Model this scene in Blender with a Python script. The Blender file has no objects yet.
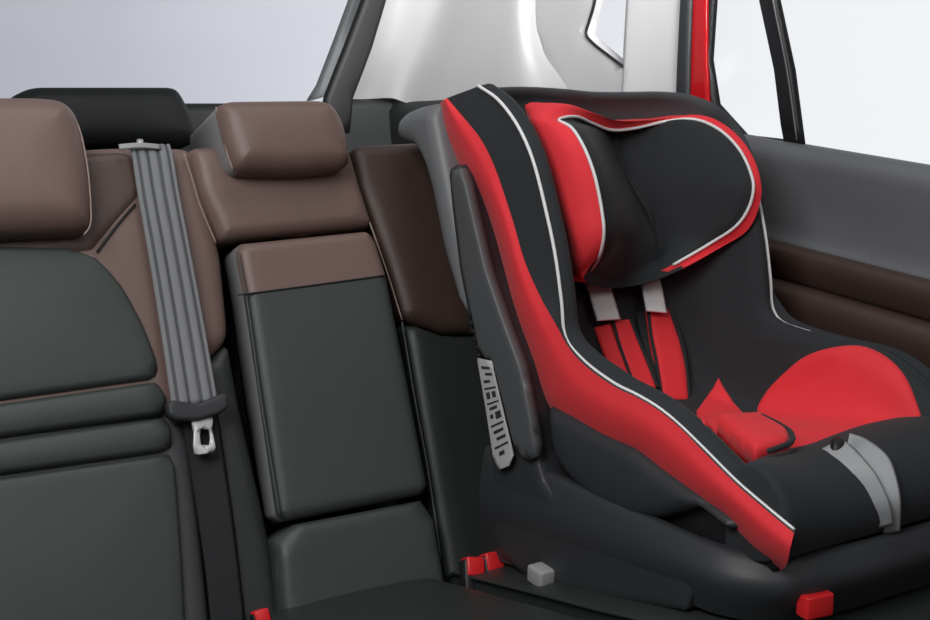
import bpy, bmesh, math, random
import numpy as np
from math import sin, cos, radians, pi, sqrt, atan
from mathutils import Vector, Matrix, geometry
from mathutils.bvhtree import BVHTree

random.seed(3)
rng = np.random.default_rng(3)
SC = bpy.context.scene
COL = SC.collection

# ------------------------------------------------------------------ camera
F_PX, YAW, HY = 1310.0, radians(32), 60.0
PITCH = atan((310 - HY) / F_PX)
CAM = np.array([0.0, 0.0, 1.2])
FW = np.array([sin(YAW) * cos(PITCH), cos(YAW) * cos(PITCH), -sin(PITCH)])
RT = np.array([cos(YAW), -sin(YAW), 0.0])
UP = np.cross(RT, FW)
cd = bpy.data.cameras.new('camera')
cam = bpy.data.objects.new('camera', cd)
COL.objects.link(cam)
cd.sensor_width = 36.0
cd.lens = 36.0 * F_PX / 930.0
cd.clip_start = 0.02
cd.clip_end = 200
M = Matrix.Identity(4)
for i in range(3):
    M[i][0], M[i][1], M[i][2], M[i][3] = RT[i], UP[i], -FW[i], CAM[i]
cam.matrix_world = M
SC.camera = cam


def ray(px, py):
    return FW + RT * (px - 465) / F_PX + UP * (310 - py) / F_PX


def atX(px, py, x):
    d = ray(px, py)
    return CAM + d * (x - CAM[0]) / d[0]


def atY(px, py, y):
    d = ray(px, py)
    return CAM + d * (y - CAM[1]) / d[1]


def atZ(px, py, z):
    d = ray(px, py)
    return CAM + d * (z - CAM[2]) / d[2]


# ------------------------------------------------------------------ materials
def srgb(r, g, b):
    f = lambda c: (c / 255 / 12.92) if c <= 10 else ((c / 255 + .055) / 1.055) ** 2.4
    return (f(r), f(g), f(b), 1)


def mat(name, col, rough=.5, bump=0, bscale=200, kind='noise', metal=0, sheen=0, spec=.5, var=.06, coat=0, vscale=6):
    m = bpy.data.materials.new(name)
    m.use_nodes = True
    nt = m.node_tree
    N, L = nt.nodes, nt.links
    b = N['Principled BSDF']
    b.inputs['Roughness'].default_value = rough
    b.inputs['Metallic'].default_value = metal
    b.inputs['Specular IOR Level'].default_value = spec
    b.inputs['Sheen Weight'].default_value = sheen
    b.inputs['Sheen Roughness'].default_value = .4
    b.inputs['Coat Weight'].default_value = coat
    tc = N.new('ShaderNodeTexCoord')
    nz = N.new('ShaderNodeTexNoise')
    nz.inputs['Scale'].default_value = vscale
    nz.inputs['Detail'].default_value = 4
    L.new(tc.outputs['Object'], nz.inputs['Vector'])
    mr = N.new('ShaderNodeMapRange')
    mr.inputs['To Min'].default_value = 1 - var * 2
    mr.inputs['To Max'].default_value = 1 + var * 2
    L.new(nz.outputs['Fac'], mr.inputs['Value'])
    vm = N.new('ShaderNodeVectorMath')
    vm.operation = 'SCALE'
    vm.inputs[0].default_value = col[:3]
    L.new(mr.outputs['Result'], vm.inputs['Scale'])
    L.new(vm.outputs['Vector'], b.inputs['Base Color'])
    if bump:
        bp = N.new('ShaderNodeBump')
        bp.inputs['Strength'].default_value = bump
        bp.inputs['Distance'].default_value = .001
        if kind == 'voronoi':
            t = N.new('ShaderNodeTexVoronoi')
            out = t.outputs['Distance']
        elif kind == 'wave':
            t = N.new('ShaderNodeTexWave')
            out = t.outputs['Fac']
        else:
            t = N.new('ShaderNodeTexNoise')
            out = t.outputs['Fac']
        t.inputs['Scale'].default_value = bscale
        L.new(tc.outputs['Object'], t.inputs['Vector'])
        L.new(out, bp.inputs['Height'])
        L.new(bp.outputs['Normal'], b.inputs['Normal'])
    return m


def glass_mat(name, tint=(1, 1, 1, 1), fac=.012):
    m = bpy.data.materials.new(name)
    m.use_nodes = True
    nt = m.node_tree
    N, L = nt.nodes, nt.links
    N.remove(N['Principled BSDF'])
    t = N.new('ShaderNodeBsdfTransparent')
    t.inputs['Color'].default_value = tint
    g = N.new('ShaderNodeBsdfGlossy')
    g.inputs['Roughness'].default_value = .25
    mx = N.new('ShaderNodeMixShader')
    mx.inputs[0].default_value = fac
    L.new(t.outputs[0], mx.inputs[1])
    L.new(g.outputs[0], mx.inputs[2])
    L.new(mx.outputs[0], N['Material Output'].inputs[0])
    return m


BLACK_L = mat('black_leather', srgb(47, 51, 50), .42, .25, 900, 'voronoi')
INSERT_L = mat('charcoal_leather', srgb(64, 70, 67), .45, .25, 900, 'voronoi')
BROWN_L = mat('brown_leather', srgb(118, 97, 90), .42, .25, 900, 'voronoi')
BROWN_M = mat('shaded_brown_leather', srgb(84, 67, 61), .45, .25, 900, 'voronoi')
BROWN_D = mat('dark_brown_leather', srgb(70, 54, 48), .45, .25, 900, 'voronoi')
SHEEN_L = mat('sheen_black_leather', srgb(76, 77, 79), .42, .25, 900, 'voronoi')
LIT_SIDE_L = mat('lit_side_leather', srgb(140, 141, 141), .45, .2, 900, 'voronoi')
FAB_B = mat('black_fabric', srgb(46, 49, 52), .8, .4, 1400, sheen=.08, spec=.3)
FAB_G = mat('dark_grey_fabric', srgb(70, 73, 76), .75, .4, 1400, sheen=.1, spec=.3)
FAB_R = mat('red_fabric', srgb(240, 58, 66), .7, .35, 1400, sheen=.1, spec=.3, var=.04)
PIPE_W = mat('white_piping', srgb(236, 236, 236), .6)
STITCH = mat('pale_stitching', srgb(150, 132, 124), .7)
STITCH_B = mat('grey_stitching', srgb(80, 84, 84), .7)
STRAP_S = mat('silver_strap', srgb(240, 240, 240), .4, .3, 600, 'wave')
PL_B = mat('black_plastic', srgb(30, 31, 33), .45, .15, 700)
PL_D = mat('charcoal_plastic', srgb(52, 54, 57), .5, .2, 700)
PL_G = mat('grey_plastic', srgb(112, 114, 116), .45, .15, 700)
PL_LIT = mat('lit_charcoal_plastic', srgb(84, 86, 88), .45, .15, 700)
PL_LG = mat('light_grey_plastic', srgb(160, 160, 160), .5)
PL_R = mat('red_plastic', srgb(226, 40, 44), .35)
PAINT_R = mat('red_car_paint', srgb(200, 10, 20), .2, coat=.6)
TRIM_LG = mat('pale_grey_trim', srgb(196, 196, 197), .6, .15, 500, var=.02)
TRIM_W = mat('white_trim', srgb(226, 226, 226), .6, .1, 500, var=.02)
TRIM_B = mat('black_trim', srgb(30, 32, 33), .6, .15, 600)
DOOR_G = mat('dark_grey_door_trim', srgb(108, 111, 114), .5, .2, 600)
METAL = mat('brushed_metal', srgb(215, 215, 215), .4, metal=.35, var=.01)
WEB = mat('grey_webbing', srgb(132, 134, 137), .55, .4, 600, 'wave', sheen=.1)
WEB_M = mat('mid_grey_webbing', srgb(84, 86, 89), .6, .4, 600, 'wave')
WEB_SH = mat('shaded_webbing', srgb(32, 34, 37), .6, .4, 600, 'wave')
WEB_L = mat('light_grey_webbing', srgb(172, 174, 176), .6, .4, 600, 'wave')
STICKER = mat('sticker_white', srgb(190, 190, 190), .5)
CARPET = mat('black_carpet', srgb(24, 24, 25), .95, .8, 400)
GLASS = glass_mat('window_glass')


# ------------------------------------------------------------------ object helpers
def link_mesh(name, verts, faces, m, parent=None, smooth=True, fmats=None, mats=None, weld=False):
    me = bpy.data.meshes.new(name)
    me.from_pydata([tuple(map(float, v)) for v in verts], [], [tuple(int(i) for i in f) for f in faces])
    if mats:
        for x in mats:
            me.materials.append(x)
        me.polygons.foreach_set('material_index', fmats)
    else:
        me.materials.append(m)
    bm = bmesh.new()
    bm.from_mesh(me)
    if weld:
        bmesh.ops.remove_doubles(bm, verts=bm.verts, dist=1e-5)
    bmesh.ops.recalc_face_normals(bm, faces=bm.faces)
    bm.to_mesh(me)
    bm.free()
    if smooth:
        me.polygons.foreach_set('use_smooth', [True] * len(me.polygons))
    o = bpy.data.objects.new(name, me)
    COL.objects.link(o)
    if parent is not None:
        attach(o, parent)
    return o


def attach(o, parent):
    o.parent = parent
    o.matrix_parent_inverse = parent.matrix_world.inverted() if parent.parent is None else parent.matrix_basis.inverted()


def thing(name, label, cat, loc, group=None):
    o = bpy.data.objects.new(name, None)
    COL.objects.link(o)
    o.empty_display_size = .05
    o.location = loc
    o.matrix_world = Matrix.Translation(loc)
    o['label'] = label
    o['category'] = cat
    if group:
        o['group'] = group
    return o


def structure(o):
    o['kind'] = 'structure'
    return o


class MB:
    """collects geometry for one mesh object"""

    def __init__(s):
        s.v, s.f, s.m = [], [], []

    def add(s, vf, mi=0):
        v, f = vf
        n = len(s.v)
        s.v += [tuple(p) for p in v]
        s.f += [tuple(i + n for i in q) for q in f]
        s.m += [mi] * len(f)
        return s

    def build(s, name, m, parent=None, smooth=True):
        if isinstance(m, (list, tuple)):
            return link_mesh(name, s.v, s.f, None, parent, smooth, s.m, m)
        return link_mesh(name, s.v, s.f, m, parent, smooth)


# ------------------------------------------------------------------ curves
def catmull(P, n, closed=False, even=True):
    P = [np.array(p, float) for p in P]
    if len(P) == 2 and not closed:
        return np.array([P[0] + (P[1] - P[0]) * t for t in np.linspace(0, 1, n)])
    if closed:
        Q = [P[-1]] + P + [P[0], P[1]]
    else:
        Q = [2 * P[0] - P[1]] + P + [2 * P[-1] - P[-2]]
    out = []
    for i in range(1, len(Q) - 2):
        p0, p1, p2, p3 = Q[i - 1:i + 3]
        d01, d12, d23 = [max(np.linalg.norm(b - a), 1e-9) ** .5 for a, b in ((p0, p1), (p1, p2), (p2, p3))]
        m1 = (p1 - p0) / d01 - (p2 - p0) / (d01 + d12) + (p2 - p1) / d12
        m2 = (p2 - p1) / d12 - (p3 - p1) / (d12 + d23) + (p3 - p2) / d23
        m1, m2 = m1 * d12, m2 * d12
        for k in range(16):
            t = k / 16
            out.append((2 * t ** 3 - 3 * t * t + 1) * p1 + (t ** 3 - 2 * t * t + t) * m1 + (-2 * t ** 3 + 3 * t * t) * p2 + (t ** 3 - t * t) * m2)
    out.append(Q[-2])
    out = np.array(out)
    return resample(out, n, closed) if even else out


def resample(P, n, closed=False):
    d = np.concatenate([[0], np.cumsum(np.linalg.norm(np.diff(P, axis=0), axis=1))])
    t = np.linspace(0, d[-1], n + 1)[:-1] if closed else np.linspace(0, d[-1], n)
    return np.stack([np.interp(t, d, P[:, k]) for k in range(P.shape[1])], 1)


def loft(curves, nu=40, nv=4, closed_u=False, linear=False, closed_v=False):
    C = [catmull(c, nu, closed_u) for c in curves]
    rows = []
    K = len(C)
    nsp = K if closed_v else K - 1
    for i in range(nsp):
        p1, p2 = C[i], C[(i + 1) % K]
        p0 = C[i - 1] if (i > 0 or closed_v) else 2 * p1 - p2
        p3 = C[(i + 2) % K] if (i + 2 < K or closed_v) else 2 * p2 - p1
        for k in range(nv):
            t = k / nv
            if linear:
                rows.append(p1 + (p2 - p1) * t)
            else:
                rows.append(.5 * (2 * p1 + (p2 - p0) * t + (2 * p0 - 5 * p1 + 4 * p2 - p3) * t * t + (3 * p1 - p0 - 3 * p2 + p3) * t ** 3))
    if not closed_v:
        rows.append(C[-1])
    R = len(rows)
    v = np.concatenate(rows)
    f = []
    for r in range(R if closed_v else R - 1):
        r2 = (r + 1) % R
        for u in range(nu if closed_u else nu - 1):
            u2 = (u + 1) % nu
            f.append((r * nu + u, r * nu + u2, r2 * nu + u2, r2 * nu + u))
    return v, f


def tube(pts, r, n=8, ns=None, closed=False, spline=True):
    P = catmull(pts, ns or max(12, len(pts) * 6), closed) if spline else np.array(pts, float)
    N = len(P)
    if closed:
        T = np.roll(P, -1, 0) - np.roll(P, 1, 0)
    else:
        T = np.gradient(P, axis=0)
    T /= np.linalg.norm(T, axis=1)[:, None] + 1e-12
    a = np.array([0, 0, 1.0]) if abs(T[0][2]) < .9 else np.array([1.0, 0, 0])
    v, f = [], []
    nrm = np.cross(T[0], a)
    for i in range(N):
        nrm = nrm - T[i] * np.dot(nrm, T[i])
        nrm /= np.linalg.norm(nrm)
        b = np.cross(T[i], nrm)
        for k in range(n):
            ang = 2 * pi * k / n
            v.append(P[i] + r * (cos(ang) * nrm + sin(ang) * b))
    for i in range(N if closed else N - 1):
        j = (i + 1) % N
        for k in range(n):
            k2 = (k + 1) % n
            f.append((i * n + k, i * n + k2, j * n + k2, j * n + k))
    if not closed:
        f.append(tuple(range(n)))
        f.append(tuple((N - 1) * n + k for k in range(n)))
    return np.array(v), f


def ribbon(pts, wdir, width, thick, ns=30, ridges=0, spline=True):
    """flat band along pts; wdir: lateral direction(s)"""
    P = catmull(pts, ns) if spline else np.array(pts, float)
    N = len(P)
    W = np.array(wdir, float)
    if W.ndim == 1:
        W = np.tile(W, (N, 1))
    else:
        W = catmull(W, N, even=False) if False else np.stack([np.interp(np.linspace(0, 1, N), np.linspace(0, 1, len(W)), W[:, k]) for k in range(3)], 1)
    wd = np.interp(np.linspace(0, 1, N), np.linspace(0, 1, len(np.atleast_1d(width))), np.atleast_1d(width)) if np.ndim(width) else np.full(N, width)
    T = np.gradient(P, axis=0)
    T /= np.linalg.norm(T, axis=1)[:, None] + 1e-12
    prof = []
    m = 42 if ridges else 8
    for k in range(m + 1):
        x = -1 + 2 * k / m
        e = sqrt(max(0, 1 - abs(x) ** 8))
        z = .5 * e + (.5 * (abs(cos(x * pi * ridges / 2 )) ** .7 - .5) * e if ridges else 0)
        prof.append((x, z))
    prof = prof + [(x, -.5 * sqrt(max(0, 1 - abs(x) ** 8))) for x, z in prof[::-1][1:-1]]
    n = len(prof)
    v, f = [], []
    for i in range(N):
        w = W[i] - T[i] * np.dot(W[i], T[i])
        w /= np.linalg.norm(w)
        b = np.cross(T[i], w)
        for x, z in prof:
            v.append(P[i] + w * x * wd[i] / 2 + b * z * thick)
    for i in range(N - 1):
        for k in range(n):
            k2 = (k + 1) % n
            f.append((i * n + k, i * n + k2, (i + 1) * n + k2, (i + 1) * n + k))
    f.append(tuple(range(n)))
    f.append(tuple((N - 1) * n + k for k in range(n)))
    return np.array(v), f


def rbox(c, size, bev=.003, R=None, seg=3):
    """bevelled box, R = 3 axis vectors"""
    bm = bmesh.new()
    bmesh.ops.create_cube(bm, size=1)
    for v in bm.verts:
        v.co = Vector((v.co.x * size[0], v.co.y * size[1], v.co.z * size[2]))
    bmesh.ops.bevel(bm, geom=bm.edges[:] , offset=min(bev, min(size) * .49), segments=seg, affect='EDGES', profile=.5)
    bm.verts.index_update()
    V = np.array([v.co[:] for v in bm.verts])
    Fc = [tuple(v.index for v in f.verts) for f in bm.faces]
    bm.free()
    if R is not None:
        V = V @ np.array(R, float)
    return V + np.array(c, float), Fc


# ------------------------------------------------------------------ padded panels
def round_poly(P, rc, k=6):
    P = [np.array(p, float) for p in P]
    n = len(P)
    out = []
    for i in range(n):
        a, b, c = P[i - 1], P[i], P[(i + 1) % n]
        r = rc[i] if isinstance(rc, (list, tuple)) else rc
        la, lc = np.linalg.norm(a - b), np.linalg.norm(c - b)
        if r <= 0:
            out.append(b)
            continue
        p0 = b + (a - b) / la * min(r, .48 * la)
        p2 = b + (c - b) / lc * min(r, .48 * lc)
        for j in range(k + 1):
            t = j / k
            out.append((1 - t) ** 2 * p0 + 2 * t * (1 - t) * b + t * t * p2)
    return np.array(out)


def seg_dist(P, poly):
    A = poly
    B = np.roll(poly, -1, 0)
    d = np.full(len(P), 1e9)
    for a, b in zip(A, B):
        ab = b - a
        L2 = ab @ ab
        if L2 < 1e-18:
            continue
        t = np.clip(((P - a) @ ab) / L2, 0, 1)
        q = a + t[:, None] * ab
        d = np.minimum(d, np.linalg.norm(P - q, axis=1))
    return d


def inside(P, poly):
    x, y = P[:, 0], P[:, 1]
    c = np.zeros(len(P), bool)
    A = poly
    B = np.roll(poly, -1, 0)
    for (x1, y1), (x2, y2) in zip(A, B):
        if y1 == y2:
            continue
        c ^= ((y1 > y) != (y2 > y)) & (x < (x2 - x1) * (y - y1) / (y2 - y1) + x1)
    return c


def area2(P):
    return np.sum(P[:, 0] * np.roll(P[:, 1], -1) - np.roll(P[:, 0], -1) * P[:, 1])


def pillow2d(poly, r, s, rc=0, smooth=False, holes=()):
    """returns 2-D points, their distance to the border, triangles, number of outer border points"""
    poly = np.array(poly, float)
    if area2(poly) < 0:
        poly = poly[::-1]
        if isinstance(rc, (list, tuple)):
            rc = list(rc)[::-1]
    if smooth:
        per = np.sum(np.linalg.norm(poly - np.roll(poly, 1, 0), axis=1))
        B = catmull(poly, max(16, int(per / s)), True)
    else:
        B = round_poly(poly, rc) if np.any(np.array(rc) > 0) else poly
        # subdivide long edges, keep the corners
        out = []
        for a, b in zip(B, np.roll(B, -1, 0)):
            L = np.linalg.norm(b - a)
            if L < s * .15:
                continue
            k = max(1, int(round(L / s)))
            out += [a + (b - a) * j / k for j in range(k)]
        B = np.array(out)
    loops = [B]
    for h in holes:
        h = np.array(h, float)
        if area2(h) > 0:
            h = h[::-1]
        hh = round_poly(h, rc if not isinstance(rc, (list, tuple)) else 0)
        out = []
        for a, b in zip(hh, np.roll(hh, -1, 0)):
            L = np.linalg.norm(b - a)
            if L < s * .15:
                continue
            k = max(1, int(round(L / s)))
            out += [a + (b - a) * j / k for j in range(k)]
        loops.append(np.array(out))

    def dist(P):
        d = seg_dist(P, loops[0])
        for l in loops[1:]:
            d = np.minimum(d, seg_dist(P, l))
        return d

    pts = []
    for lp in loops:
        t = np.roll(lp, -1, 0) - np.roll(lp, 1, 0)
        t /= np.linalg.norm(t, axis=1)[:, None] + 1e-12
        nin = np.stack([-t[:, 1], t[:, 0]], 1)
        for q in (.06, .2, .42, .7, 1.0):
            c = lp + nin * r * q
            if q > .3:
                c = c[::1]
            ok = inside(c, loops[0]) & (dist(c) > .93 * r * q)
            for l in loops[1:]:
                ok &= ~inside(c, l)
            pts.append(c[ok])
    lo, hi = B.min(0), B.max(0)
    gx, gy = np.meshgrid(np.arange(lo[0], hi[0], s), np.arange(lo[1], hi[1], s * .87))
    gx = gx + (np.arange(gx.shape[0]) % 2)[:, None] * s * .5
    G = np.stack([gx.ravel(), gy.ravel()], 1)
    ok = inside(G, loops[0])
    for l in loops[1:]:
        ok &= ~inside(G, l)
    G = G[ok]
    G = G[dist(G) > r + s * .5]
    allp = np.concatenate(loops + pts + [G])
    edges = []
    n0 = 0
    lens = []
    for lp in loops:
        n = len(lp)
        edges += [(n0 + i, n0 + (i + 1) % n) for i in range(n)]
        lens.append(n)
        n0 += n
    res = geometry.delaunay_2d_cdt([Vector(p) for p in allp], edges, [], 0, 1e-7)
    V = np.array([v[:] for v in res[0]])
    T = [tuple(t) for t in res[2]]
    cen = np.array([V[list(t)].mean(0) for t in T])
    ok = inside(cen, loops[0])
    for l in loops[1:]:
        ok &= ~inside(cen, l)
    T = [t for t, o in zip(T, ok) if o]
    D = dist(V)
    D[D < 1e-6] = 0
    # border loops in output numbering
    omap = {}
    for i, src in enumerate(res[3]):
        for q in src:
            omap[q] = i
    bl = []
    n0 = 0
    for n in lens:
        bl.append([omap[n0 + i] for i in range(n)])
        n0 += n
    return V, D, T, bl


def profile_h(D, h, r, dome):
    t = np.clip(D / r, 0, 1)
    e = h * np.sqrt(np.clip(1 - (1 - t) ** 2, 0, 1))
    if dome:
        m = max(D.max(), 1e-6)
        e = e + dome * np.sin(pi / 2 * np.clip(D / m, 0, 1))
    return e


def pillow(poly, fmap, h=.012, r=.012, depth=.03, s=.012, rc=0, smooth=False, dome=0, holes=(), cap=True):
    """poly in 2-D of a frame; fmap(ab, w) -> world points"""
    V, D, T, bl = pillow2d(poly, r, s, rc, smooth, holes)
    H = profile_h(D, h, r, dome)
    W = fmap(V, H)
    v = [p for p in W]
    f = list(T)
    for k, loop in enumerate(bl):
        n = len(loop)
        prev = loop
        for q in ((.12, 1.0) if depth > .02 else (1.0,)):
            base = len(v)
            bp = fmap(V[loop], np.full(n, -depth * q))
            v += [p for p in bp]
            cur = list(range(base, base + n))
            f += [(prev[i], prev[(i + 1) % n], cur[(i + 1) % n], cur[i]) for i in range(n)]
            prev = cur
        if cap and k == 0 and len(bl) == 1:
            f.append(tuple(prev[::-1]))
    return np.array(v), f


def frame_map(O, u, v, n):
    O, u, v, n = [np.array(x, float) for x in (O, u, v, n)]
    return lambda ab, w: O + ab[:, :1] * u + ab[:, 1:2] * v + np.asarray(w)[:, None] * n


def px_poly(pts, O, u, v, n):
    """pixel outline -> 2-D outline in the plane of the frame"""
    O, u, v, n = [np.array(x, float) for x in (O, u, v, n)]
    out = []
    for px, py in pts:
        d = ray(px, py)
        P = CAM + d * (np.dot(O - CAM, n) / np.dot(d, n))
        out.append((np.dot(P - O, u), np.dot(P - O, v)))
    return out


def panel(pts, fr, **k):
    return pillow(px_poly(pts, *fr), frame_map(*fr), **k)


def sideframe(x):
    return ((x, 0, 0), (0, 1, 0), (0, 0, 1), (-1, 0, 0))


class Surf:
    """ray-castable surface: puts straps and covers on what carries them"""

    def __init__(s, *vfs):
        v, f = [], []
        for a, b in vfs:
            n = len(v)
            v += [Vector(tuple(map(float, p))) for p in a]
            f += [tuple(i + n for i in q) for q in b]
        s.t = BVHTree.FromPolygons(v, f)

    def hit(s, px, py):
        d = ray(px, py)
        loc, nr, _, dist = s.t.ray_cast(Vector(CAM), Vector(d).normalized())
        if loc is None:
            return None
        nr = np.array(nr)
        if nr @ d > 0:
            nr = -nr
        return np.array(loc), nr

    def pt(s, px, py, off=0):
        h = s.hit(px, py)
        if h is None:
            l, nn, _, _ = s.t.find_nearest(Vector(CAM + ray(px, py) * 1.7))
            return np.array(l)
        return h[0] + h[1] * off

    def cover(s, poly, h=.004, r=6, sp=6, rc=0, smooth=False, dome=0, sink=.004):
        """panel following the surface"""
        V, D, T, bl = pillow2d(poly, r, sp, rc, smooth)
        H = profile_h(D, h, r, dome)
        pts, ok = [], []
        nrms = []
        last = None
        for (x, y) in V:
            q = s.hit(x, y)
            ok.append(q is not None)
            if q is None:
                l, nn, _, _ = s.t.find_nearest(Vector(CAM + ray(x, y) * 1.7))
                q = (np.array(l), np.array(nn))
            pts.append(q[0])
            nrms.append(q[1])
        pts, nrms = np.array(pts), np.array(nrms)
        # smooth normals
        adj = [set() for _ in V]
        for t in T:
            for a in t:
                adj[a].update(t)
        for _ in range(3):
            nrms = np.array([nrms[list(a)].mean(0) if a else n for a, n in zip(adj, nrms)])
            nrms /= np.linalg.norm(nrms, axis=1)[:, None] + 1e-9
        W = pts + nrms * H[:, None]
        v = [p for p in W]
        f = list(T)
        loop = bl[0]
        n = len(loop)
        base = len(v)
        v += [pts[i] - nrms[i] * sink for i in loop]
        f += [(loop[i], loop[(i + 1) % n], base + (i + 1) % n, base + i) for i in range(n)]
        return np.array(v), f


# =================================================================== SETTING
# world: pale studio, cooler and greyer to the rear
w = bpy.data.worlds.new('studio')
SC.world = w
w.use_nodes = True
nt = w.node_tree
N, L = nt.nodes, nt.links
bg = N['Background']
tc = N.new('ShaderNodeTexCoord')
sp_ = N.new('ShaderNodeSeparateXYZ')
L.new(tc.outputs['Generated'], sp_.inputs[0])
rmp = N.new('ShaderNodeValToRGB')           # by lateral direction
cr = rmp.color_ramp
cr.elements[0].position, cr.elements[0].color = .0, (.30, .31, .33, 1)
cr.elements[1].position, cr.elements[1].color = 1.0, (.97, .985, 1.0, 1)
for p_, c_ in ((.30, (.50, .52, .58, 1)), (.47, (.72, .735, .80, 1)), (.55, (.72, .735, .80, 1)), (.70, (.88, .90, .93, 1))):
    e = cr.elements.new(p_)
    e.color = c_
L.new(sp_.outputs['X'], rmp.inputs[0])
fm = N.new('ShaderNodeMapRange')            # dimmer behind the camera
fm.inputs['From Min'].default_value = -.3
fm.inputs['From Max'].default_value = .35
fm.inputs['To Min'].default_value = .10
fm.inputs['To Max'].default_value = 1
L.new(sp_.outputs['Y'], fm.inputs['Value'])
um = N.new('ShaderNodeMapRange')
um.inputs['From Min'].default_value = .15
um.inputs['From Max'].default_value = .7
um.inputs['To Min'].default_value = 1
um.inputs['To Max'].default_value = .2
L.new(sp_.outputs['Z'], um.inputs['Value'])
mm = N.new('ShaderNodeMath')
mm.operation = 'MULTIPLY'
L.new(fm.outputs[0], mm.inputs[0])
L.new(um.outputs[0], mm.inputs[1])
L.new(rmp.outputs['Color'], bg.inputs['Color'])
L.new(mm.outputs[0], bg.inputs['Strength'])


def area(name, loc, target, size, power, color=(1, 1, 1), sy=None):
    ld = bpy.data.lights.new(name, 'AREA')
    ld.energy = power
    ld.color = color
    ld.size = size
    if sy:
        ld.shape = 'RECTANGLE'
        ld.size_y = sy
    o = bpy.data.objects.new(name, ld)
    COL.objects.link(o)
    o.location = loc
    o.rotation_euler = (Vector(target) - Vector(loc)).to_track_quat('-Z', 'Y').to_euler()
    return o


area('key_light', (-.35, .55, 2.05), (.75, 1.5, .85), .9, 23)
area('front_light', (1.0, -.9, 2.3), (1.05, 1.3, .8), 1.0, 7)
area('overhead_fill', (.9, 1.35, 2.5), (.9, 1.5, .8), .9, 6)  # unseen soft light added overhead; no roof is built
ld = bpy.data.lights.new('pillar_fill', 'SPOT')  # unseen spot added to brighten the pale pillar trim
ld.energy = 115
ld.spot_size = radians(42)
ld.spot_blend = .6
ld.shadow_soft_size = .25
po = bpy.data.objects.new('pillar_fill', ld)
COL.objects.link(po)
po.location = (1.15, 1.15, 1.52)
po.rotation_euler = (Vector((1.40, 2.5, 1.28)) - po.location).to_track_quat('-Z', 'Y').to_euler()

structure(MB().add(rbox((.35, 1.2, .08), (2.6, 3.6, .04), .005)).build('floor', CARPET))

# --- right rear side wall: black lower lining, pale pillar trim above
lo = [(1.47, .1), (1.47, .5), (1.45, .9), (1.43, 1.10), (1.438, 1.124), (1.5, 1.128)]
v, f = loft([[(x, y, z - max(0, (y - 2.2)) * .02) for x, z in lo] for y in (1.62, 1.8, 2.0, 2.2, 2.45, 2.68)], 24, 3)
wl = structure(MB().add((v, f)).build('wall_right', TRIM_B))
cols = [
    [atX(*p, 1.336) for p in ((412, -110), (385, 0), (370, 50), (350, 99))],
    [atX(*p, 1.383) for p in ((428, -110), (400, 0), (386, 50), (367, 99))],
    [atX(*p, 1.42) for p in ((452, -110), (424, 0), (408, 50), (390, 98))],
    [atX(*p, 1.442) for p in ((470, -110), (443, 0), (427, 50), (405, 98), (404, 102))],
    [atX(*p, 1.447) for p in ((490, -110), (468, 0), (456, 50), (436, 97), (433, 111))],
    [atX(*p, 1.45) for p in ((512, -110), (495, 0), (488, 50), (476, 96), (473, 110))],
    [atX(*p, 1.452) for p in ((535, -110), (517, 0), (518, 45), (520, 96), (517, 110))],
    [atX(*p, 1.463) for p in ((546, -110), (527, 0), (530, 45), (548, 95), (545, 109))],
    [atX(*p, 1.472) for p in ((556, -110), (538, 0), (543, 45), (576, 94), (573, 108))],
]
MB_ = MB().add(loft(cols, 30, 5))
fr = sideframe(1.474)
MB_.add(panel([(530, -110), (530, 0), (535, 50), (560, 84), (570, 116), (700, 118), (700, -110)], fr, h=.004, r=.004, depth=.02, s=.03,
              holes=[px_poly([(600, -108), (595, 0), (586, 35), (623, 66), (627, 0), (634, -108)], *fr)]))
structure(MB_.build('wall_rear_quarter', TRIM_LG))
# white trim ahead of the quarter window
structure(MB().add(panel([(634, -110), (628, 0), (624, 70), (622, 116), (686, 118), (684, 0), (690, -110)], sideframe(1.473), h=.006, r=.012, depth=.01, s=.02, rc=.005)).build('trim_1', TRIM_W))
# quarter window
fr = sideframe(1.488)
q = structure(MB().add(panel([(598, -112), (592, 0), (582, 36), (626, 72), (630, 0), (638, -112)], fr, h=.001, r=.002, depth=.003, s=.05)).build('window_2', GLASS))
structure(MB().add(tube([atX(*p, 1.470) for p in ((600, -108), (595, 0), (589, 22), (586, 34), (593, 43), (608, 55), (624, 67))], .0028, 6)).build('window_2_seal', PL_B))

# --- rear window opening: black slanting pillar border, pale body edge, tailgate
def slab(pts, fr, m, name, **k):
    o = MB().add(panel(pts, fr, **k)).build(name, m)
    return structure(o)


rear = lambda y: ((0, y, 0), (1, 0, 0), (0, 0, 1), (0, -1, 0))
slab([(402, -115), (413, -115), (386, 0), (371, 50), (352, 100), (350, 135), (318, 135), (325, 95), (345, 45), (362, 0)], rear(2.45), mat('black_pillar_border', srgb(16, 17, 18), .6), 'trim_2', h=.01, r=.012, depth=.006, s=.03, rc=.004)
slab([(388, -115), (402, -115), (366, 0), (350, 42), (330, 95), (310, 101), (320, 85), (338, 38), (352, 0)], rear(2.66), mat('grey_body_edge', srgb(160, 164, 166), .4), 'trim_3', h=.006, r=.01, depth=.02, s=.03)
slab([(-420, 104), (330, 104), (350, 99), (450, 97), (450, 330), (-420, 330)], rear(2.63), TRIM_B, 'wall_back', h=.02, r=.02, depth=.05, s=.06, rc=.01)
slab([(-500, -180), (430, -180), (340, 108), (-420, 108)], rear(2.70), GLASS, 'window_1', h=.001, r=.004, depth=.004, s=.2)

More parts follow.
